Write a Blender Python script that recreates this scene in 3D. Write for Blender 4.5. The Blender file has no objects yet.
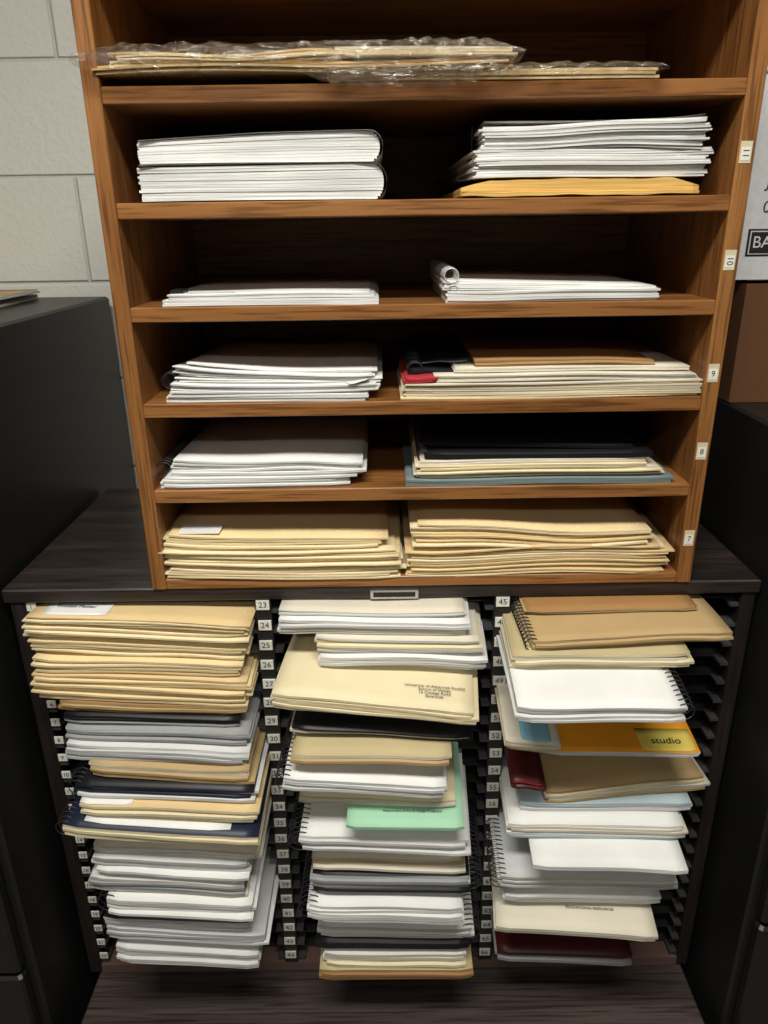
import bpy, math, random
from mathutils import Vector, Matrix
random.seed(11)
scene=bpy.context.scene
scene.view_settings.view_transform='Standard'
# ---------------- camera model ----------------
f=740.0; p=math.radians(21.1); r=math.radians(0.8)
C=Vector((0,-0.9,1.65))
R0=Vector((1,0,0)); D0=Vector((0,-math.sin(p),-math.cos(p))); F=Vector((0,math.cos(p),-math.sin(p)))
R=R0*math.cos(r)+D0*math.sin(r); DN=D0*math.cos(r)-R0*math.sin(r)
def ray(u,v): return F+R*((u-384)/f)+DN*((v-512)/f)
def M(u,v,Y):
    d=ray(u,v)
    return C+d*((Y-C.y)/d.y)
def MZ(u,v,Z):
    d=ray(u,v)
    return C+d*((Z-C.z)/d.z)
def XU(u,Y,Z):
    q=Vector((0,Y,Z))-C
    return ((u-384)*q.dot(F)/f-math.sin(r)*q.dot(D0))/math.cos(r)
cd=bpy.data.cameras.new('camera'); cam=bpy.data.objects.new('camera',cd); scene.collection.objects.link(cam)
m=Matrix.Identity(4)
for i,v in enumerate((R,-DN,-F)):
    for k in range(3): m[k][i]=v[k]
m.translation=C
cam.matrix_world=m
cd.sensor_fit='VERTICAL'; cd.sensor_height=36; cd.lens=f/1024*36; cd.clip_start=0.02
scene.camera=cam
# ---------------- materials ----------------
def newmat(name):
    mt=bpy.data.materials.new(name); mt.use_nodes=True
    nt=mt.node_tree; b=nt.nodes['Principled BSDF']
    return mt,nt,b
def N(nt,t,**k):
    n=nt.nodes.new(t)
    for a,v in k.items():
        if a in n.inputs.keys(): n.inputs[a].default_value=v
        else: setattr(n,a,v)
    return n
def ramp(nt,stops):
    n=nt.nodes.new('ShaderNodeValToRGB'); e=n.color_ramp.elements
    while len(e)<len(stops): e.new(0.5)
    for el,(pos,c) in zip(e,stops): el.position=pos; el.color=(c[0],c[1],c[2],1)
    return n
def coords(nt,scale,rot=(0,0,0)):
    tc=nt.nodes.new('ShaderNodeTexCoord'); mp=nt.nodes.new('ShaderNodeMapping')
    mp.inputs['Scale'].default_value=scale; mp.inputs['Rotation'].default_value=rot
    nt.links.new(tc.outputs['Object'],mp.inputs['Vector']); return mp
def paper(name,c,rough=0.75,edge=0.68):
    mt,nt,b=newmat(name)
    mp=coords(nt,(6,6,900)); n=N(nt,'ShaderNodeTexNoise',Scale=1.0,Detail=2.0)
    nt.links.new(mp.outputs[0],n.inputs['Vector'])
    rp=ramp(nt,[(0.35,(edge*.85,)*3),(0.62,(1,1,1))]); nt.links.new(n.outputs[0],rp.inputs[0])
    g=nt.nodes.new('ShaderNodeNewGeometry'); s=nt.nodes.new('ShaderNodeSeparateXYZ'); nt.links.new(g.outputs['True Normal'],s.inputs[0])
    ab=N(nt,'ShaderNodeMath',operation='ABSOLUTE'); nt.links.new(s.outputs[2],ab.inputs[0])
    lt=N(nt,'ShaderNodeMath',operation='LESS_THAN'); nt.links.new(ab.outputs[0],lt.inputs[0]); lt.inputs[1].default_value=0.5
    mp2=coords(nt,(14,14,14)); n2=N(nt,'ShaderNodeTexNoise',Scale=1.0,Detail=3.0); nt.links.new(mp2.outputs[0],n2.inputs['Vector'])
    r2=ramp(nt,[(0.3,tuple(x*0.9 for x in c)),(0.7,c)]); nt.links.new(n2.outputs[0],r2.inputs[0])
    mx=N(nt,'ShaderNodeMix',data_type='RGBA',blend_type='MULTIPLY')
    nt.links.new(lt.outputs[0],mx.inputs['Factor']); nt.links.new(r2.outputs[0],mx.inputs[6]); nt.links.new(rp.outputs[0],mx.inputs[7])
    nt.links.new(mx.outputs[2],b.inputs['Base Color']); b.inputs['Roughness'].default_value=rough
    b.inputs['Specular IOR Level'].default_value=0.3
    return mt
PAL={'white':(.82,.82,.80),'white2':(.68,.685,.675),'off':(.72,.67,.55),'cream':(.80,.70,.46),'manila':(.84,.66,.36),
 'manila2':(.74,.55,.28),'manila3':(.88,.74,.46),'tan':(.50,.35,.17),'kraft':(.38,.20,.075),'gray':(.33,.34,.35),'ltgray':(.56,.57,.57),
 'black':(.012,.012,.014),'navy':(.015,.02,.045),'green':(.38,.66,.46),'orange':(.95,.38,.02),'yellow':(.88,.72,.15),
 'blue':(.25,.52,.68),'ltblue':(.52,.64,.68),'bluegray':(.19,.24,.24),'red':(.42,.03,.04),'maroon':(.07,.012,.012),'olive':(.52,.43,.24),'padded':(.80,.50,.15)}
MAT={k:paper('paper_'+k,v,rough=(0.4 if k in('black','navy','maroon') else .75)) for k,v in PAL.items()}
def wood(name,rot,c1,c2,c3,rough=.42,sc=1.0,fleck=.6):
    mt,nt,b=newmat(name)
    sx={'x':(2.0,30,30),'z':(30,30,2.0),'y':(30,2,30)}[rot]
    mp=coords(nt,tuple(a*sc for a in sx)); n=N(nt,'ShaderNodeTexNoise',Scale=1.0,Detail=5.0,Roughness=.6,Distortion=.4)
    nt.links.new(mp.outputs[0],n.inputs['Vector'])
    rp=ramp(nt,[(0.3,c1),(0.5,c2),(0.72,c3)]); nt.links.new(n.outputs[0],rp.inputs[0])
    mp2=coords(nt,tuple(a*sc*(9 if a>5 else 5) for a in sx)); n2=N(nt,'ShaderNodeTexNoise',Scale=1.0,Detail=3.0); nt.links.new(mp2.outputs[0],n2.inputs['Vector'])
    r2=ramp(nt,[(0.38,(.35,.3,.26)),(0.5,(1,1,1))]); nt.links.new(n2.outputs[0],r2.inputs[0])
    mx=N(nt,'ShaderNodeMix',data_type='RGBA',blend_type='MULTIPLY'); mx.inputs['Factor'].default_value=fleck
    nt.links.new(rp.outputs[0],mx.inputs[6]); nt.links.new(r2.outputs[0],mx.inputs[7])
    nt.links.new(mx.outputs[2],b.inputs['Base Color']); b.inputs['Roughness'].default_value=rough
    bp=N(nt,'ShaderNodeBump',Strength=.12,Distance=.002); nt.links.new(n2.outputs[0],bp.inputs['Height']); nt.links.new(bp.outputs[0],b.inputs['Normal'])
    return mt
OAK=((.19,.075,.020),(.265,.112,.033),(.34,.152,.048))
oak_x=wood('oak_grain_horizontal','x',*OAK,rough=.36,fleck=.7); oak_z=wood('oak_grain_vertical','z',*OAK,rough=.36,fleck=.7)
DK=((.016,.012,.011),(.027,.020,.019),(.048,.037,.034))
dark_x=wood('dark_wood_horizontal','x',*DK,rough=.34,fleck=.8); dark_z=wood('dark_wood_vertical','z',*(tuple(x*.6 for x in c) for c in DK),rough=.45)
base_x=wood('base_wood_horizontal','x',*(tuple(x*2.0 for x in c) for c in DK),rough=.35,fleck=.8,sc=.7)
def plain(name,c,rough=.5,metal=0,bump=0,bs=80):
    mt,nt,b=newmat(name)
    mp=coords(nt,(bs,)*3); n=N(nt,'ShaderNodeTexNoise',Scale=1.0,Detail=3.0); nt.links.new(mp.outputs[0],n.inputs['Vector'])
    rp=ramp(nt,[(0.3,tuple(x*.88 for x in c)),(0.7,c)]); nt.links.new(n.outputs[0],rp.inputs[0]); nt.links.new(rp.outputs[0],b.inputs['Base Color'])
    b.inputs['Roughness'].default_value=rough; b.inputs['Metallic'].default_value=metal
    if bump:
        bp=N(nt,'ShaderNodeBump',Strength=bump,Distance=.001); nt.links.new(n.outputs[0],bp.inputs['Height']); nt.links.new(bp.outputs[0],b.inputs['Normal'])
    return mt
blackmetal=plain('black_enamel',(.010,.010,.010),.42,0,.15,300)
slotblack=plain('slot_black',(.012,.011,.011),.5)
lip=plain('slot_lip',(.045,.045,.046),.45)
label=plain('label_paper',(.78,.77,.70),.6)
labeltan=plain('label_aged',(.62,.56,.38),.6)
ink=plain('ink',(.015,.015,.018),.6)
wire=plain('wire_binding',(.03,.03,.035),.35,.3)
wirewhite=plain('wire_white',(.6,.6,.6),.3,.3)
chrome=plain('metal_nickel',(.6,.6,.58),.25,1)
cardbrown=plain('cardboard_brown',(.15,.062,.025),.7,0,.1)
boxwhite=plain('box_white',(.78,.79,.80),.6)
# ---------------- mesh builder ----------------
class MB:
    def __init__(s,name): s.name=name; s.v=[]; s.f=[]; s.mi=[]; s.mats=[]; s.sm=[]; s.texts=[]
    def mid(s,mt):
        if mt not in s.mats: s.mats.append(mt)
        return s.mats.index(mt)
    def face(s,idx,mt,sm=False): s.f.append(idx); s.mi.append(s.mid(mt)); s.sm.append(sm)
    def box(s,x0,x1,y0,y1,z0,z1,mt,bev=0.0):
        if bev:
            b=bev; rings=[]
            for z,i in((z0,b),(z0+b,0),(z1-b,0),(z1,b)):
                ring=[]
                X0,X1,Y0,Y1=x0+i,x1-i,y0+i,y1-i
                for (x,y) in((X0+b,Y0),(X1-b,Y0),(X1,Y0+b),(X1,Y1-b),(X1-b,Y1),(X0+b,Y1),(X0,Y1-b),(X0,Y0+b)):
                    ring.append(len(s.v)); s.v.append((x,y,z))
                rings.append(ring)
            s.face(rings[0][::-1],mt); s.face(rings[-1],mt)
            for a,c in zip(rings,rings[1:]):
                for i in range(8): j=(i+1)%8; s.face([a[i],a[j],c[j],c[i]],mt)
            return
        o=len(s.v)
        s.v+=[(x0,y0,z0),(x1,y0,z0),(x1,y1,z0),(x0,y1,z0),(x0,y0,z1),(x1,y0,z1),(x1,y1,z1),(x0,y1,z1)]
        for q in((0,3,2,1),(4,5,6,7),(0,1,5,4),(1,2,6,5),(2,3,7,6),(3,0,4,7)): s.face([o+a for a in q],mt)
    def sheet(s,x,y,z,w,d,t,yaw,tilt,zf,mt,top=None,nx=11,ny=7,pitch=0.0,skew=0.0,tu=None):
        """curved slab; (x,y,z) = front-left-bottom corner; front corners slightly rounded"""
        o=len(s.v); c,sn=math.cos(yaw),math.sin(yaw)
        for layer in(0,1):
            for j in range(ny):
                for i in range(nx):
                    u=i/(nx-1); v=(j/(ny-1))**1.3
                    lx=u*w+skew*v; ly=v*d
                    if j==0 and i in(0,nx-1): ly+=.003
                    X=x+lx*c-ly*sn; Y=y+lx*sn+ly*c
                    tt=t*(tu(u) if tu else 1)
                    Z=z+tilt*u+pitch*v+zf(u,v,X,Y)+(tt if layer else 0)
                    s.v.append((X,Y,Z))
        K=nx*ny
        for j in range(ny-1):
            for i in range(nx-1):
                a=o+j*nx+i
                s.face([a,a+nx,a+nx+1,a+1],mt,True)
                b=a+K; s.face([b,b+1,b+nx+1,b+nx],top or mt,True)
        for i in range(nx-1):
            a=o+i; s.face([a,a+1,a+1+K,a+K],mt)
            a=o+(ny-1)*nx+i; s.face([a+1,a,a+K,a+1+K],mt)
        for j in range(ny-1):
            a=o+j*nx; s.face([a+nx,a,a+K,a+nx+K],mt)
            a=o+j*nx+nx-1; s.face([a,a+nx,a+nx+K,a+K],mt)
    def ring(s,cx,cy,cz,rad,axis,mt,th=.0009,seg=12):
        o=len(s.v)
        for i in range(seg):
            a=2*math.pi*i/seg
            for k in range(4):
                b=math.pi/2*k; rr=rad+th*math.cos(b); off=th*math.sin(b)
                if axis=='y': s.v.append((cx+rr*math.cos(a),cy+off,cz+rr*math.sin(a)))
                else: s.v.append((cx+off,cy+rr*math.cos(a),cz+rr*math.sin(a)))
        for i in range(seg):
            for k in range(4):
                s.face([o+i*4+k,o+((i+1)%seg)*4+k,o+((i+1)%seg)*4+(k+1)%4,o+i*4+(k+1)%4],mt,True)
    def done(s,parent=None):
        me=bpy.data.meshes.new(s.name); me.from_pydata(s.v,[],s.f)
        for mt in s.mats: me.materials.append(mt)
        for pl,mi,sm in zip(me.polygons,s.mi,s.sm): pl.material_index=mi; pl.use_smooth=sm
        me.update()
        ob=bpy.data.objects.new(s.name,me); scene.collection.objects.link(ob)
        if parent: ob.parent=parent
        for t in s.texts: text(*t,parent=ob)
        return ob
def text(body,loc,size,rot,mt,name='printed_text',align='CENTER',parent=None):
    cu=bpy.data.curves.new(name,'FONT'); cu.body=body; cu.size=size; cu.extrude=0.0001; cu.align_x=align; cu.align_y='CENTER'
    cu.materials.append(mt)
    ob=bpy.data.objects.new(name,cu); scene.collection.objects.link(ob); ob.location=loc; ob.rotation_euler=rot
    if parent: ob.parent=parent
    return ob
# ---------------- room ----------------
WALLY=0.62
mt,nt,b=newmat('painted_cinder_block')
tc=nt.nodes.new('ShaderNodeTexCoord'); mp=nt.nodes.new('ShaderNodeMapping'); mp.inputs['Rotation'].default_value=(math.radians(-90),0,0)
mp.inputs['Location'].default_value=(0.17,0.155,0)
nt.links.new(tc.outputs['Object'],mp.inputs['Vector'])
br=nt.nodes.new('ShaderNodeTexBrick'); br.inputs['Scale'].default_value=1.0
br.inputs['Brick Width'].default_value=.40; br.inputs['Row Height'].default_value=.19; br.inputs['Mortar Size'].default_value=.005; br.inputs['Mortar Smooth'].default_value=.8
br.inputs['Color1'].default_value=(.72,.71,.65,1); br.inputs['Color2'].default_value=(.69,.68,.62,1); br.inputs['Mortar'].default_value=(.61,.60,.54,1)
nt.links.new(mp.outputs[0],br.inputs['Vector']); nt.links.new(br.outputs['Color'],b.inputs['Base Color'])
nn=N(nt,'ShaderNodeTexNoise',Scale=90.0,Detail=5.0,Roughness=.65); nt.links.new(tc.outputs['Object'],nn.inputs['Vector'])
ad=N(nt,'ShaderNodeMath',operation='MULTIPLY_ADD'); nt.links.new(nn.outputs[0],ad.inputs[0]); ad.inputs[1].default_value=.55
iv=N(nt,'ShaderNodeMath',operation='SUBTRACT'); iv.inputs[0].default_value=1; nt.links.new(br.outputs['Fac'],iv.inputs[1]); nt.links.new(iv.outputs[0],ad.inputs[2])
bp=N(nt,'ShaderNodeBump',Strength=.8,Distance=.004); nt.links.new(ad.outputs[0],bp.inputs['Height']); nt.links.new(bp.outputs[0],b.inputs['Normal'])
b.inputs['Roughness'].default_value=.5
wallmat=mt
def shell(name,x0,x1,y0,y1,z0,z1,mt):
    a=MB(name); a.box(x0,x1,y0,y1,z0,z1,mt); return a.done()
shell('wall_back',-2.6,2.6,WALLY,WALLY+.1,0,2.8,wallmat)
shell('floor',-2.6,2.6,-3.8,WALLY,-.1,0,plain('floor_tile',(.16,.14,.12),.4))
shell('ceiling',-2.6,2.6,-3.8,WALLY,2.8,2.9,plain('ceiling_paint',(.45,.44,.42),.8))
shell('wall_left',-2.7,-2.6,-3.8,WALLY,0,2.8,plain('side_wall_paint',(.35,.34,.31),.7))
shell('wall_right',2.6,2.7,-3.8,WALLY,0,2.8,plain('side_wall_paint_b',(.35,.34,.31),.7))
# ---------------- lower sorter cabinet ----------------
CT=1.196; CX0,CX1=-.522,.512; CD=.42; SB=.462
a=MB('literature_sorter_cabinet')
a.box(CX0,CX1,0,CD,CT-.02,CT,dark_x,.002)
a.box(CX0+.008,-.493,.004,CD,SB,CT-.02,dark_z)
a.box(.489,CX1-.004,.004,CD,SB,CT-.02,dark_z)
a.box(-.493,.489,CD-.008,CD,SB,CT-.02,slotblack)
a.box(-.493,.489,.002,CD-.008,SB,SB+.018,plain('bottom_board',(.12,.075,.06),.4))
divs=[-.168,.161]
for dx in divs: a.box(dx-.011,dx+.011,.003,CD-.01,SB+.018,CT-.02,slotblack)
cols=[(-.493,-.179),(-.157,.150),(.172,.489)]
pitch=(1.168-.500)/21
for i in range(22):
    z=1.168-pitch*i-.013
    for (x0,x1) in cols:
        a.box(x0,x1,.03,CD-.01,z-.0012,z+.0012,slotblack)
        a.box(x0,x0+.012,.006,.03,z-.002,z+.002,lip); a.box(x1-.012,x1,.006,.03,z-.002,z+.002,lip)
def lab(x,z,n,w=.018):
    a.box(x-w/2,x+w/2,.0005,.003,z-.0072,z+.0072,label)
    a.texts.append((str(n),(x,.0003,z),.0120,(math.pi/2,0,0),ink,'slot_number'))
for i in range(22):
    z=1.168-pitch*i
    lab(divs[0]+random.uniform(-.001,.001),z,23+i); lab(divs[1]+random.uniform(-.001,.001),z,45+i)
    a.box(-.4935,-.480,.004,.006,z-.0060,z+.0060,label); a.texts.append((str(i+1),(-.4867,.0038,z),.009,(math.pi/2,0,0),ink,'slot_number'))
a.box(-.02,.045,-.003,.0,CT-.019,CT-.006,chrome); a.box(-.016,.041,-.0035,-.003,CT-.016,CT-.009,slotblack)
a.done()
a=MB('base_cabinet')
a.box(-.50,.50,-.22,.42,.42,.46,base_x,.003)
a.box(-.49,.49,-.20,.40,.0,.42,dark_x)
a.box(-.48,-.005,-.212,-.20,.04,.40,dark_x,.002); a.box(.005,.48,-.212,-.20,.04,.40,dark_x,.002)
a.box(-.03,-.02,-.235,-.212,.2,.3,chrome); a.box(.02,.03,-.235,-.212,.2,.3,chrome)
a.done()
# ---------------- filing cabinets ----------------
def filing(x0,x1,y0,y1,h,nd):
    a=MB('filing_cabinet')
    a.box(x0,x1,y0+.02,y1,0.0,h,blackmetal,.004)
    dh=(h-.08)/nd
    for i in range(nd):
        z0=.05+dh*i
        a.box(x0+.012,x1-.012,y0,y0+.02,z0+.004,z0+dh-.004,blackmetal,.004)
        cx=(x0+x1)/2
        a.box(cx-.06,cx+.06,y0-.02,y0-.014,z0+dh*.55,z0+dh*.55+.02,chrome,.002)
        a.box(cx-.06,cx-.05,y0-.016,y0,z0+dh*.55+.004,z0+dh*.55+.016,chrome); a.box(cx+.05,cx+.06,y0-.016,y0,z0+dh*.55+.004,z0+dh*.55+.016,chrome)
        a.box(cx-.035,cx+.035,y0-.003,y0,z0+dh*.72,z0+dh*.72+.035,chrome); a.box(cx-.03,cx+.03,y0-.004,y0-.003,z0+dh*.72+.004,z0+dh*.72+.031,label)
    a.done()
filing(-1.0,-.53,-.13,.60,1.53,5)
filing(.518,.99,-.13,.60,1.397,4)
def carton(name,x0,x1,y0,y1,z0,z1,mt,lid=False):
    a=MB(name); t=.004
    a.box(x0,x1,y0,y0+t,z0,z1,mt); a.box(x0,x1,y1-t,y1,z0,z1,mt); a.box(x0,x0+t,y0+t,y1-t,z0,z1,mt); a.box(x1-t,x1,y0+t,y1-t,z0,z1,mt)
    a.box(x0+t,x1-t,y0+t,y1-t,z0,z0+t,mt)
    if lid: a.box(x0-.004,x1+.004,y0-.004,y1+.004,z1-.05,z1+.003,mt,.002)
    else: a.box(x0,x1,y0,(y0+y1)/2-.001,z1-t,z1,mt); a.box(x0,x1,(y0+y1)/2+.001,y1,z1-t,z1,mt)
    return a
a=carton('cardboard_box',.518,.90,.19,.50,1.3975,1.572,cardbrown); a.done()
a=carton('storage_box',.498,.83,.20,.50,1.5725,1.88,boxwhite,True)
a.box(.513,.63,.1990,.1999,1.604,1.640,ink,.0003)
a.box(.516,.627,.1984,.1990,1.6065,1.6375,boxwhite); a.box(.5175,.6255,.1978,.1984,1.608,1.636,ink)
a.texts.append(('BANK',(.520,.1976,1.622),.022,(math.pi/2,0,0),boxwhite,'box_logo_text','LEFT'))
for k,(tx,zz) in enumerate((('1',1.77),('5-',1.735),('J/',1.70),('0-1',1.668))):
    a.texts.append((tx,(.528,.1996,zz),.022,(math.pi/2,0.1,0),ink,'handwriting','LEFT'))
a.done()
# ---------------- oak shelf unit ----------------
WX0,WX1=-.314,.412; WY0=-.004; WD=.36
SC=[1.784,1.6695,1.556,1.441,1.3285]
HT=.0085
T=[c+HT for c in SC]+[1.211]
a=MB('wooden_shelf_unit')
TOP=1.93
a.box(WX0,WX0+.019,WY0,WD,CT,TOP,oak_z,.0012); a.box(WX1-.019,WX1,WY0,WD,CT,TOP,oak_z,.0012)
a.box(WX0+.019,WX1-.019,WY0,WD,TOP-.02,TOP,oak_x,.001)
for c in SC: a.box(WX0+.019,WX1-.019,WY0+.001,WD-.006,c-HT,c+HT,oak_x,.001)
a.box(WX0+.019,WX1-.019,WY0+.001,WD-.006,CT,1.211,oak_x,.001)
a.box(WX0+.019,WX1-.019,WD-.006,WD,CT,TOP-.02,oak_x)
for (u,v,tx) in((751,152,'11'),(735,260,'10'),(717,373,'9'),(705,451,'8'),(690,538,'7')):
    q=M(u,v,WY0); x=WX1-.0105
    a.box(x-.0065,x+.0065,WY0-.0006,WY0,q.z-.011,q.z+.011,labeltan); a.box(x-.005,x+.005,WY0-.0009,WY0-.0006,q.z-.008,q.z+.005,label)
    a.texts.append((tx,(x,WY0-.001,q.z-.001),.010,(math.pi/2,math.pi/2 if tx in('10','11') else 0,.0),ink,'label_number'))
a.done()
# ---------------- stacks on the oak shelves ----------------
def mkwave(A=.001,seed=None):
    ph=[random.uniform(0,6.28) for _ in range(3)]; k=random.uniform(3,7)
    return lambda u,v,X,Y:A*(math.sin(k*u+ph[0])+.5*math.sin(k*1.7*u+ph[1]+3*v))*(1-.5*v)
def pile(mb,x,y,z,w,d,t,mat,n,yaw=0,jit=.002,fill=.85,wave=.0006,mats=None,topmat=None,tilt=0,pitch=0,curl=0,rcurl=0,skew=0,step=0,yj=2.5):
    wf=mkwave(wave); dz=t/n; zz=z
    for i in range(n):
        own=mkwave(dz*(1-fill)*.5)
        cc=curl*(i/max(1,n-1)); rc=rcurl*(i/max(1,n-1))
        fn=lambda u,v,X,Y,wf=wf,own=own,cc=cc,rc=rc:wf(u,v,X,Y)+own(u,v,X,Y)+(cc*(1-u)**3+rc*u**4)*(1-v)**2
        mt=MAT[random.choice(mats)] if mats else MAT[mat]
        tp=MAT[topmat] if (topmat and i==n-1) else mt
        jx=random.uniform(-jit,jit)+step*i; jy=random.uniform(-jit*.6,jit)
        mb.sheet(x+jx,y+jy,zz,w+random.uniform(-jit,jit),d,dz*fill,yaw+random.uniform(-jit,jit)*yj,tilt*(i+1)/n,fn,mt,tp,pitch=pitch,skew=skew)
        zz+=dz
def up(mb,xl,xr,yf,z,t,d,mat,n,**k):
    x0=XU(xl,yf,z); x1=XU(xr,yf,z)
    pile(mb,x0,yf,z,x1-x0,d,t,mat,n,**k); return x0,x1
def rings(mb,x,y0,y1,z,rad,mt=None,step=.008):
    y=y0
    while y<y1: mb.ring(x,y,z,rad,'y',mt or wire); y+=step
a=MB('bound_report_stack')
z=T[1]+.0005
def bound(mb,xl,xr,yf,z,t,d,n,tu):
    x0=XU(xl,yf,z); x1=XU(xr,yf,z); dz=t/n
    for i in range(n):
        q=(i+.5)/n*2-1
        e=.012*math.sqrt(max(0,1-q*q))
        j=random.uniform(-.0012,.0012)
        fn=lambda u,v,X,Y,i=i:-(1-tu)*i*dz*(1-u)**2*1.0+.0004*math.sin(5*u+i*.3)
        mb.sheet(x0+j,yf+random.uniform(-.0008,.0008),z+i*dz,x1-x0-.012+e-j,d,dz*.95,0,0,fn,MAT['white'])
    prof=[]
    for k in range(11):
        an=-math.pi/2+math.pi*k/10; prof.append((x1-.012+.0155*math.cos(an),z+t/2+(t/2+.0012)*math.sin(an)))
    prof=[(x0,z-.0008)]+prof+[(x0+(x1-x0)*.5,z+t-(1-tu)*t*.25+.0016),(x0+.002,z+t-(1-tu)*t+.0018)]
    o=len(mb.v)
    for (px,pz) in prof:
        mb.v.append((px,yf-.003,pz)); mb.v.append((px,yf+d,pz))
    for k in range(len(prof)-1): mb.face([o+2*k,o+2*k+1,o+2*k+3,o+2*k+2],MAT['white'],True)
bound(a,141,384,.004,z+.001,.036,.27,12,.97)
bound(a,139,380,.012,z+.040,.030,.27,10,.72)
a.done()
a=MB('padded_envelope')
x0=XU(460,.01,z); x1=XU(697,.01,z)
puff=lambda u,v,X,Y:.0007*math.sin(13*u+2)*math.sin(9*v+1)+.0004*math.sin(31*u)
tp=lambda u:.5+.5*min(1,8*u)*min(1,8*(1-u))
a.sheet(x0,.002,z+.0018,x1-x0,.27,.0165,0.01,0,puff,MAT['padded'],nx=34,ny=10,tu=tp)
a.sheet(x0+.001,-.003,z+.0016,x1-x0-.002,.02,.004,0.01,0,puff,MAT['padded'],nx=34)
a.done()
a=MB('loose_leaf_report_stack')
up(a,476,712,.004,z+.0205,.028,.26,'white',12,yaw=.02,jit=.0035,fill=.92,rcurl=.002)
up(a,482,706,.008,z+.0485,.025,.26,'white',11,yaw=.0,jit=.004,fill=.9,tilt=.002,wave=.0014,rcurl=.006)
x0=XU(457,.03,z+.022)
a.sheet(x0,.03,z+.0195,.29,.25,.001,0,0,lambda u,v,X,Y:0,MAT['black'])
xl=XU(484,.02,z+.075); wd=XU(706,.02,z+.075)-xl
a.sheet(xl,.02,z+.0750,wd,.25,.001,0,.0,lambda u,v,X,Y:.006*u**3+.003*(1-u)+.018*max(0,u-.85)**1.2,MAT['white2'])
a.sheet(xl-.01,.05,z+.030,.0015,.2,.048,0.0,0,lambda u,v,X,Y:0,MAT['black'],nx=2)
a.done()
z=T[2]+.0005
a=MB('report_stack')
up(a,162,378,.003,z,.0070,.27,'white',3,jit=.0015,fill=.93)
up(a,168,372,.010,z+.0073,.0055,.26,'white2',3,jit=.003,fill=.9,topmat='white')
x0=XU(172,.02,z); a.box(x0-.004,x0+.012,.03,.06,z+.0122,z+.0165,MAT['black'],.001)
a.box(x0+.015,x0+.075,.03,.034,z+.0131,z+.0136,MAT['ltgray'])
a.done()
a=MB('wire_bound_report_stack')
x0,x1=up(a,447,658,.003,z,.013,.26,'white',5,fill=.93,jit=.0015)
up(a,444,655,.008,z+.0132,.011,.26,'white',4,tilt=-.008,wave=.0003,fill=.93)
rings(a,XU(450,.02,z),.008,.27,z+.030,.0085,wirewhite,.0055); rings(a,XU(452,.02,z),.008,.27,z+.013,.0065,wirewhite,.0055)
a.done()
z=T[3]+.0005
a=MB('report_stack')
up(a,166,368,.001,z,.009,.28,'white',4,jit=.003,yaw=.0,fill=.95)
up(a,170,376,.001,z+.0092,.010,.28,'white',5,jit=.004,yaw=.02,fill=.95,curl=.005)
up(a,176,376,.014,z+.0195,.011,.27,'white',7,jit=.005,yaw=.01,curl=.013,fill=.85,wave=.001)
up(a,186,374,.026,z+.0305,.005,.27,'white',2,jit=.003,tilt=-.003,curl=.010)
x0=XU(350,.0,z+.02); a.sheet(x0,-.003,z+.0202,.028,.035,.0006,.35,.0,lambda u,v,X,Y:.006*u*(1-v),MAT['white'],nx=5,ny=5)
rings(a,XU(172,.03,z),.03,.27,z+.022,.010,wire,.009)
a.done()
a=MB('file_folder_stack')
up(a,403,700,.001,z,.020,.27,'cream',8,mats=['cream','manila3','off'],jit=.004,fill=.72,wave=.001)
up(a,404,436,.003,z+.0205,.006,.2,'red',2)
up(a,437,697,.004,z+.0205,.008,.26,'white',4,mats=['white','off'],jit=.004,wave=.001)
up(a,455,690,.018,z+.0295,.005,.25,'off',2)
up(a,474,655,.026,z+.035,.010,.25,'tan',3,mats=['tan','kraft'],topmat='kraft',tilt=-.003,wave=.0012)
up(a,408,455,.03,z+.027,.005,.24,'black',2,tilt=-.002)
up(a,420,468,.05,z+.036,.003,.22,'gray',2,tilt=.004,mats=['black','gray'])
rings(a,XU(415,.03,z),.03,.25,z+.031,.010,wire,.012)
a.done()
z=T[4]+.0005
a=MB('report_stack')
up(a,162,350,-.001,z,.011,.27,'white',4,yaw=.03,jit=.003,fill=.94)
up(a,168,362,.003,z+.0115,.009,.28,'white',3,yaw=.01,jit=.004,fill=.94)
up(a,172,362,.010,z+.021,.011,.28,'white',4,yaw=0,jit=.003,topmat='white',fill=.94,wave=.0014,curl=.006)
rings(a,XU(168,.03,z),.020,.27,z+.02,.011,wire,.009)
a.done()
a=MB('binder_and_folder_stack')
up(a,405,673,.0,z,.008,.27,'bluegray',2,mats=['bluegray','bluegray'],jit=.003,yaw=-.0,wave=.0008)
up(a,416,658,.006,z+.0085,.011,.26,'off',5,mats=['off','cream','cream'],jit=.006,fill=.7,wave=.0014)
up(a,418,646,.010,z+.020,.010,.26,'cream',4,mats=['cream','off','manila3'],jit=.005,wave=.0012,fill=.75)
up(a,424,650,.018,z+.031,.007,.27,'black',1,yaw=-.03,jit=.002)
up(a,420,630,.05,z+.0390,.007,.24,'black',1,yaw=-.08,jit=.002,fill=.6)
rings(a,XU(424,.03,z),.03,.27,z+.030,.008,wire,.009)
a.done()
z=T[5]+.0005
a=MB('manila_envelope_stack')
up(a,167,398,-.003,z,.039,.30,'manila',12,mats=['manila','manila2','manila3','manila3'],jit=.008,fill=.58,wave=.0020)
up(a,166,384,-.001,z+.0395,.021,.29,'manila',5,mats=['manila','manila2','manila3'],jit=.007,fill=.6,wave=.0017,topmat='manila',tilt=-.008)
x0=XU(178,.012,z+.06); a.box(x0,x0+.055,.010,.043,z+.0598,z+.0604,MAT['white'])
a.done()
a=MB('manila_envelope_stack')
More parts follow.
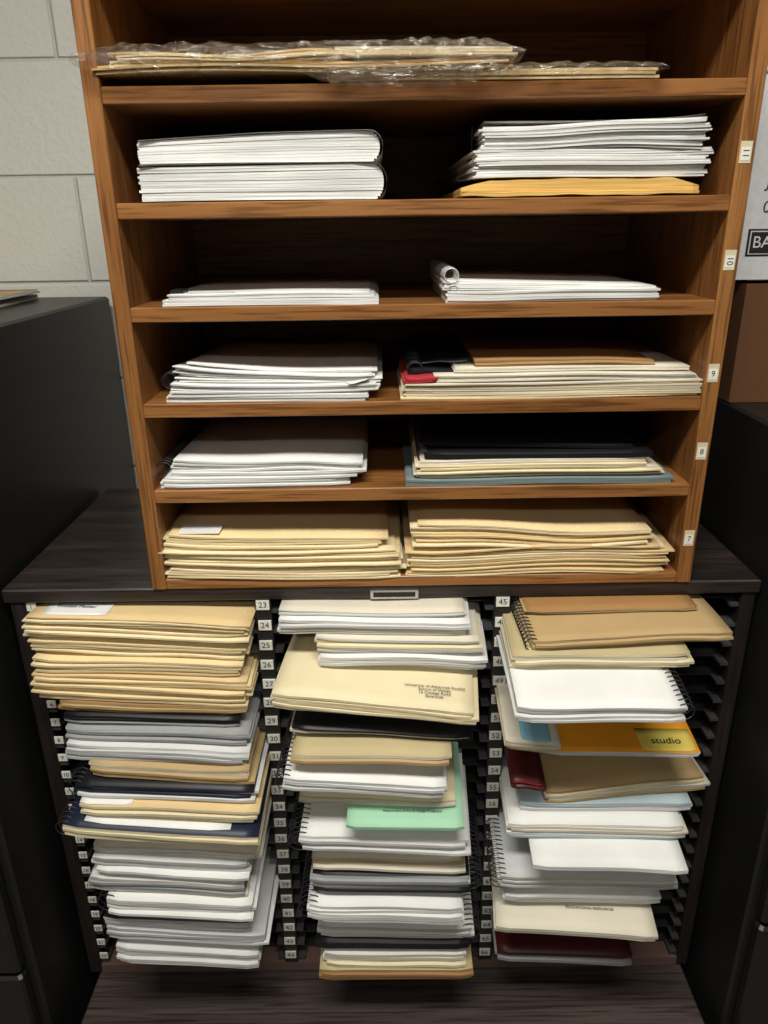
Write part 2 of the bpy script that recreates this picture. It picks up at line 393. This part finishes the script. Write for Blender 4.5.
up(a,411,665,-.003,z,.037,.29,'manila',12,mats=['manila','manila2','manila3','manila3'],jit=.008,fill=.58,wave=.0020,tilt=.003,yj=1.5)
up(a,413,648,.001,z+.0405,.030,.29,'manila',8,mats=['manila','manila2','manila3'],jit=.009,fill=.55,wave=.0022,topmat='manila',tilt=-.012,yj=1.5)
a.done()
# row 1 : plastic-wrapped envelopes
z=T[0]+.0005
mt,nt,b=newmat('clear_plastic_wrap')
tr=nt.nodes.new('ShaderNodeBsdfTransparent'); tr.inputs[0].default_value=(.93,.90,.86,1); mx=nt.nodes.new('ShaderNodeMixShader')
mp=coords(nt,(18,18,34)); n=N(nt,'ShaderNodeTexNoise',Scale=1.0,Detail=4.0,Distortion=3.0,Roughness=.6); nt.links.new(mp.outputs[0],n.inputs['Vector'])
bp=N(nt,'ShaderNodeBump',Strength=1.0,Distance=.012); nt.links.new(n.outputs[0],bp.inputs['Height'])
gl=N(nt,'ShaderNodeBsdfGlossy',Roughness=.18); gl.inputs['Color'].default_value=(.75,.73,.7,1); nt.links.new(bp.outputs[0],gl.inputs['Normal'])
df=N(nt,'ShaderNodeBsdfDiffuse'); df.inputs['Color'].default_value=(.38,.31,.23,1); nt.links.new(bp.outputs[0],df.inputs['Normal'])
m2=N(nt,'ShaderNodeMixShader'); m2.inputs[0].default_value=.40; nt.links.new(gl.outputs[0],m2.inputs[1]); nt.links.new(df.outputs[0],m2.inputs[2])
mr=N(nt,'ShaderNodeMapRange'); nt.links.new(n.outputs[0],mr.inputs[0]); mr.inputs[1].default_value=.45; mr.inputs[2].default_value=.75; mr.inputs[3].default_value=.10; mr.inputs[4].default_value=.60
nt.links.new(mr.outputs[0],mx.inputs[0]); nt.links.new(tr.outputs[0],mx.inputs[1]); nt.links.new(m2.outputs[0],mx.inputs[2])
nt.links.new(mx.outputs[0],nt.nodes['Material Output'].inputs['Surface'])
plastic=mt
def wrap(mb,x0,x1,yf,z0,z1,d,tilt,amp=.0035,hang=0.0,h0=.5,h1=1.0):
    nx=90; o=len(mb.v); npf=10
    pr_=[random.uniform(-1,1) for _ in range(40)]
    def sm(u,k):
        q=(u*30+k*2.7)%38; i=int(q); t=q-i; t=t*t*(3-2*t); return pr_[i]*(1-t)+pr_[i+1]*t
    for i in range(nx):
        u=i/(nx-1)
        hg=hang*(math.sin(math.pi*min(1,max(0,(u-h0)/(h1-h0))))**.5 if h0<u<h1 else 0)
        endt=min(1,u*12)*min(1,(1-u)*12); mid=(z0+z1)/2
        lo=mid-(mid-z0)*(.2+.8*endt); hi=mid+(z1-mid)*(.2+.8*endt)
        prof=[(yf+d,lo),(yf+.01,lo),(yf-.006,lo+.0005-hg*.6),(yf-.012,lo-hg),(yf-.015,(lo+hi)/2-hg*.5),(yf-.008,hi),(yf+.01,hi+.003),(yf+d*.3,hi+.004),(yf+d*.6,hi+.004),(yf+d,hi+.003)]
        for k,(y,zz) in enumerate(prof):
            s=amp*(sm(u,k)+.3*random.uniform(-.5,.5))
            if k<2: s=0
            mb.v.append((x0+(x1-x0)*u,y-abs(s)*(1.3 if 2<k<6 else .3),zz+tilt*u+abs(s)*.8))
    for i in range(nx-1):
        for k in range(npf-1):
            A=o+i*npf+k; mb.face([A,A+npf,A+npf+1,A+1],plastic,True)
a=MB('plastic_wrapped_envelopes')
up(a,330,660,-.004,z+.0012,.010,.27,'manila',3,mats=['manila3','manila'],jit=.004,fill=.8,wave=.0006,yj=1)
up(a,92,508,-.012,z+.0100,.009,.27,'manila',3,mats=['manila','manila2'],jit=.005,fill=.75,wave=.0014,tilt=.004,yj=1)
up(a,112,340,-.010,z+.0195,.009,.27,'manila',4,mats=['manila2','manila3','tan'],jit=.008,fill=.7,wave=.0016,tilt=.001,yj=1)
up(a,335,514,-.010,z+.0235,.010,.27,'cream',3,mats=['off','manila3','cream'],jit=.006,fill=.75,wave=.0016,tilt=.000,yj=1)
wrap(a,XU(78,-.012,z),XU(522,-.012,z),-.014,z+.007,z+.031,.24,.003,.004,hang=.020,h0=.50,h1=.995)
wrap(a,XU(315,-.004,z),XU(662,-.004,z),-.010,z+.0003,z+.012,.24,.0,.003)
a.done()
a=MB('book_stack')
pile(a,-.92,.33,1.5305,.275,.22,.009,'maroon',2,mats=['maroon','off'],jit=.003,yaw=.03); pile(a,-.93,.34,1.5400,.280,.21,.009,'off',3,jit=.006,mats=['ltgray','maroon','off','tan'],topmat='tan',yaw=-.02)
a.done()
# ---------------- sorter contents ----------------
K=.5
def droop(Y): return -K*max(0,-Y)**2
def fade(Y): return max(0,min(1,(.10-Y)/.18))
def column(top,items,ymax=.045):
    prev=(top,0.0,0.0)
    for it in items:
        d=dict(pr=.08,depth=.28,n=None,cover=None,bind=None,mats=None,fill=.87,jit=.0042,wave=.0010,txt=None,gap=.0005,patch=[],sag=.0028,ym=ymax,lift=random.choice([0,0,.002,.0035]))
        nm,xl,xr,ybl,ybr,tpx,body=it[:7]
        if len(it)>7: d.update(it[7])
        um=(xl+xr)/2; ym=(ybl+ybr)/2
        PZ=lambda X:prev[0]+prev[1]*(X-prev[2])
        def solve(pr):
            Zm=M(um,ym,-pr).z
            a0=MZ(xl,ybl,Zm); b0=MZ(xr,ybr,Zm)
            yaw=max(-d['ym'],min(d['ym'],math.atan2(b0.y-a0.y,b0.x-a0.x)))
            w0=abs(b0.x-a0.x); h=w0/2*math.tan(yaw)
            A=M(xl,ybl,-pr-h); B=M(xr,ybr,-pr+h)
            t=M(um,ym-tpx,-pr).z-Zm
            o=max(A.z-droop(A.y)+t-PZ(A.x),B.z-droop(B.y)+t-PZ(B.x))+d['gap']
            return A,B,t,yaw,o
        pr=d['pr']
        for _ in range(60):
            A,B,t,yaw,o=solve(pr)
            if o<=0 or pr<.035: break
            pr-=.003
        if o>0: 
            t2=max(t*.55,t-o); o-=(t-t2); t=t2
        sh=max(0,o)
        w=math.hypot(B.x-A.x,B.y-A.y)
        za=A.z-droop(A.y)-sh; zbb=B.z-droop(B.y)-sh
        tilt=zbb-za; zmean=(za+zbb)/2
        a=MB(nm)
        n=d['n'] or max(1,int(t/.0030))
        wf0=mkwave(d['wave']); s1,s2=random.uniform(.1,1)*d['sag'],random.uniform(.1,1)*d['sag']
        wf=lambda u,v,X,Y:wf0(u,v,X,Y)-(s1*max(0,1-2.5*u)**2+s2*max(0,2.5*u-1.5)**2)*(1-v)**2+tilt*(u-.5)*fade(Y)+droop(Y)
        dz=t/n; zz=zmean; side=random.random()<.5
        for i in range(n):
            own=mkwave(dz*(1-d['fill'])*.5)
            lf=d['lift'] if (i==n-1 and not d['txt'] and not d['patch'] and not d['bind']) else 0
            fn=lambda u,v,X,Y,wf=wf,own=own,lf=lf:wf(u,v,X,Y)+own(u,v,X,Y)+lf*((1-u) if side else u)**5*max(0,1-3*v)
            mt=MAT[random.choice(d['mats'])] if d['mats'] else MAT[body]
            tp=MAT[d['cover']] if (d['cover'] and i==n-1) else mt
            jx,jy=[random.uniform(-d['jit'],d['jit']) for _ in range(2)]
            yj=random.uniform(-1,1)*d['jit']*3.5
            if i==n-1: jx=jy=yj=0
            a.sheet(A.x+jx,A.y+jy,zz,w+random.uniform(-1,1)*d['jit'],d['depth'],dz*d['fill'],yaw+yj,0,fn,mt,tp,ny=9,nx=13)
            zz+=dz
        rad=max(.004,t*.62)
        cy,sy=math.cos(yaw),math.sin(yaw)
        def L(lx,ly): return A.x+lx*cy-ly*sy, A.y+lx*sy+ly*cy
        if d['bind'] in('l','r'):
            q=.006
            while q<.2:
                u_=0 if d['bind']=='l' else 1
                X,Y=L(w*u_,q); a.ring(X,Y,zmean+t/2+wf(u_,q/d['depth'],X,Y),rad,'y',wire); q+=.008
        zt=zmean+t-dz*(1-d['fill'])
        for (mtn,u0,u1,y0,y1) in d['patch']:
            X0,Y0=L(w*u0,y0)
            a.sheet(X0,Y0,zt+.0008,w*(u1-u0),y1-y0,.0004,yaw,0,lambda u,v,X,Y,u0=u0,u1=u1,y0=y0,y1=y1:wf(u0+(u1-u0)*u,((y0+(y1-y0)*v)/d['depth']),X,Y),MAT[mtn],nx=8,ny=5)
        if d['txt']:
            for (body_,fu,dy,size) in d['txt']:
                X,Y=L(w*fu,dy)
                a.texts.append((body_,(X,Y,zt+wf(fu,dy/d['depth'],X,Y)+.0026),size,(2*K*max(0,-Y)+.01,-math.atan2(tilt,w)*fade(Y),yaw),ink,'printed_text'))
        a.done()
        prev=(zmean,tilt/max(.1,B.x-A.x)*.9,(A.x+B.x)/2)
ME=['manila','manila3','manila2','manila3']
E='manila_envelope_stack'; P='paper_booklet_stack'; S='spiral_notebook'; Fo='file_folder'
TZ=CT-.021
column(TZ,[
 (E,25,247,622,634,12,'manila',dict(mats=ME,n=4,fill=.6,jit=.005,wave=.0012,pr=.12,ym=.04,patch=[('white',.06,.36,.008,.05)],txt=[('Printed Matter',.2,.03,.009)])),
 (E,22,247,636,648,12,'manila',dict(mats=ME,n=4,fill=.6,jit=.006,wave=.0012,pr=.12)),
 (E,28,243,650,661,12,'manila',dict(mats=ME,n=4,fill=.55,jit=.006,wave=.0012,pr=.12)),
 (E,33,240,668,680,13,'manila',dict(mats=ME,n=4,fill=.55,jit=.007,wave=.0015,pr=.12)),
 (E,32,246,683,695,12,'manila3',dict(mats=ME,n=4,fill=.6,jit=.006,wave=.001,pr=.12)),
 (E,36,250,695,707,11,'manila3',dict(mats=ME,n=4,fill=.6,jit=.006,wave=.001,pr=.12)),
 (Fo,60,246,708,717,8,'tan',dict(mats=['tan','kraft','off'],n=3,cover='kraft',pr=.11)),
 (Fo,64,238,722,731,9,'gray',dict(mats=['black','ltgray','white2'],n=4,cover='black',pr=.105)),
 (P,66,248,736,745,10,'white',dict(mats=['ltgray','gray','white','white2'],n=4,cover='gray',pr=.105)),
 (P,68,248,757,766,13,'white',dict(mats=['white','white2','ltgray'],n=5,pr=.11,cover='white2')),
 (Fo,90,250,776,784,12,'tan',dict(mats=['off','tan','cream','kraft'],n=5,cover='tan',pr=.105)),
 (S,76,253,794,803,11,'white2',dict(mats=['black','white2','navy'],n=4,cover='black',bind='l',pr=.105)),
 (Fo,80,257,814,823,10,'cream',dict(mats=['cream','manila','off'],n=4,cover='manila2',pr=.115,patch=[('white',.0,.30,.003,.04)],txt=[('FALL TERM',.14,.022,.010)])),
 ('ring_binder',64,257,837,850,11,'white',dict(mats=['white','cream','navy'],n=4,cover='navy',bind='l',pr=.135,patch=[('white',.10,.86,.008,.06),('cream',.16,.97,.022,.07)])),
 (P,94,258,853,860,8,'off',dict(mats=['white','green','off'],n=3,pr=.10,cover='off')),
 (P,94,250,871,878,13,'white',dict(mats=['white','white2','ltgray'],n=5,cover='white2',pr=.11)),
 (P,92,246,890,897,12,'white',dict(mats=['white','gray','off'],n=5,pr=.105,cover='white2')),
 (S,108,252,912,919,13,'white',dict(n=5,mats=['white','white2'],cover='white',bind='l',pr=.115)),
 (P,104,250,926,933,9,'white2',dict(mats=['white','black','white2'],n=4,cover='black',pr=.105)),
 (P,108,266,939,946,10,'white',dict(n=4,mats=['white','ltgray'],cover='ltgray',pr=.105)),
 (P,118,258,962,968,13,'white',dict(n=5,mats=['white','white2'],cover='white2',pr=.105)),
],ymax=.015)
column(TZ,[
 (P,278,463,608,610,6,'white2',dict(mats=['white2','off','ltgray'],n=3,pr=.09)),
 (P,279,467,634,636,13,'off',dict(mats=['white','off','white2'],n=5,cover='white',pr=.12)),
 (P,316,480,650,654,12,'off',dict(mats=['off','cream','white2','gray'],n=5,pr=.105,cover='off')),
 (P,320,485,667,670,11,'white',dict(mats=['white','white2'],n=4,cover='white',pr=.105)),
 (E,272,475,708,728,15,'cream',dict(mats=['manila3','cream','cream'],n=5,pr=.165,fill=.7,cover='cream',depth=.3,wave=.0008,sag=.003,ym=.09,txt=[('University of Advanced Studies\nSchool of Design\n12 College Road\nRiverside',.80,.030,.0062)])),
 (P,292,470,735,742,6,'gray',dict(mats=['black','gray','off','white2'],n=3,pr=.105)),
 (Fo,293,452,764,766,9,'olive',dict(mats=['olive','tan','off'],n=3,cover='olive',pr=.13)),
 (S,284,447,790,799,12,'white',dict(mats=['white','white2'],n=4,cover='white',bind='l',pr=.135,wave=.0005)),
 (P,300,455,803,806,6,'cream',dict(mats=['off','cream'],n=3,pr=.11)),
 ('green_booklet',346,467,829,831,3,'green',dict(n=1,cover='green',pr=.15,depth=.24,wave=.0004,sag=.001,txt=[('Graduate Handbook',.62,.035,.0065),('Department of Art & Design Programs',.55,.024,.005)])),
 (S,300,466,851,855,15,'white',dict(mats=['white','white2'],n=6,cover='white',bind='l',pr=.125)),
 (P,312,464,867,870,10,'cream',dict(mats=['cream','off','tan'],n=4,pr=.11)),
 (S,313,471,888,891,14,'white2',dict(mats=['black','ltgray','gray','white'],n=5,cover='black',bind='r',pr=.115)),
 (S,310,464,919,923,14,'white',dict(mats=['white','white2'],n=5,cover='white',bind='l',pr=.13)),
 (P,318,470,938,941,12,'white',dict(mats=['white','ltgray','white2'],n=5,cover='white2',bind='r',pr=.105)),
 (S,316,468,948,950,6,'navy',dict(mats=['black','gray'],n=2,cover='black',pr=.105)),
 (P,325,466,965,965,11,'white',dict(mats=['off','white','cream'],n=4,cover='white2',pr=.105)),
 (Fo,320,470,981,980,11,'tan',dict(mats=['tan','olive','kraft'],n=4,cover='olive',pr=.11)),
])
column(TZ,[
 (Fo,528,698,607,603,6,'tan',dict(mats=['tan','kraft','olive'],n=3,cover='kraft',pr=.07)),
 ('spiral_bound_book',533,731,651,641,10,'olive',dict(mats=['tan','olive'],n=4,cover='tan',bind='l',pr=.145,depth=.22)),
 (Fo,512,690,668,668,13,'off',dict(mats=['off','cream','gray','tan'],n=5,cover='olive',pr=.115)),
 (S,517,686,721,721,13,'white',dict(mats=['white','white2'],n=5,cover='white',bind='r',pr=.165)),
 (P,505,560,750,756,10,'cream',dict(mats=['cream','off'],n=4,pr=.12,depth=.2,patch=[('blue',.3,.85,.005,.05)])),
 ('exhibition_catalogue',549,700,755,757,4,'white',dict(mats=['white','white'],n=2,cover='orange',pr=.155,depth=.17,wave=.0003,sag=.001,jit=.002,patch=[('yellow',.62,.985,.003,.045)],txt=[('studio',.80,.020,.016)])),
 (Fo,512,543,788,792,8,'red',dict(mats=['red','maroon','off'],n=4,cover='maroon',pr=.09,depth=.2)),
 (Fo,546,706,801,785,10,'tan',dict(mats=['tan','cream','off'],n=4,cover='tan',pr=.135,sag=.004,ym=.09)),
 (P,520,690,811,811,8,'ltblue',dict(mats=['ltblue','white2','gray'],n=3,cover='ltblue',pr=.105)),
 (P,508,684,837,839,13,'white',dict(mats=['white','ltblue','off'],n=6,cover='white',pr=.115)),
 (P,533,688,869,874,4,'white',dict(n=1,cover='white',pr=.15,sag=.004)),
 (S,500,676,888,891,12,'ltgray',dict(mats=['ltgray','gray','off','white2'],n=5,cover='ltgray',bind='l',pr=.11)),
 (P,505,660,903,904,7,'white2',dict(mats=['white','white2'],n=3,cover='white2',pr=.10)),
 (E,496,658,932,943,6,'off',dict(n=2,cover='off',pr=.13,ym=.09,txt=[('EDUCATIONAL RESOURCES',.6,.035,.0055)])),
 (Fo,497,632,960,965,9,'maroon',dict(mats=['maroon','black','gray'],n=3,cover='maroon',pr=.08)),
])
# ---------------- lights ----------------
def fixture(x,y,EN):
    a=MB('ceiling_light_fixture')
    a.box(x-.62,x+.62,y-.16,y-.15,2.72,2.80,boxwhite); a.box(x-.62,x+.62,y+.15,y+.16,2.72,2.80,boxwhite)
    a.box(x-.62,x-.61,y-.15,y+.15,2.72,2.80,boxwhite); a.box(x+.61,x+.62,y-.15,y+.15,2.72,2.80,boxwhite); a.box(x-.61,x+.61,y-.15,y+.15,2.77,2.80,boxwhite)
    ob=a.done()
    l=bpy.data.lights.new('tube_light','AREA'); l.shape='RECTANGLE'; l.size=1.2; l.size_y=.28; l.energy=EN; l.color=(1,.965,.88)
    lo=bpy.data.objects.new('tube_light',l); scene.collection.objects.link(lo); lo.location=(x,y,2.735); lo.parent=ob
fixture(-.1,-.95,47)
fixture(-.1,-2.4,20)  # added unseen lamp behind the camera, throws light deeper into the compartments
w=bpy.data.worlds.new('world'); scene.world=w; w.use_nodes=True
w.node_tree.nodes['Background'].inputs[0].default_value=(1,.97,.92,1); w.node_tree.nodes['Background'].inputs[1].default_value=.03
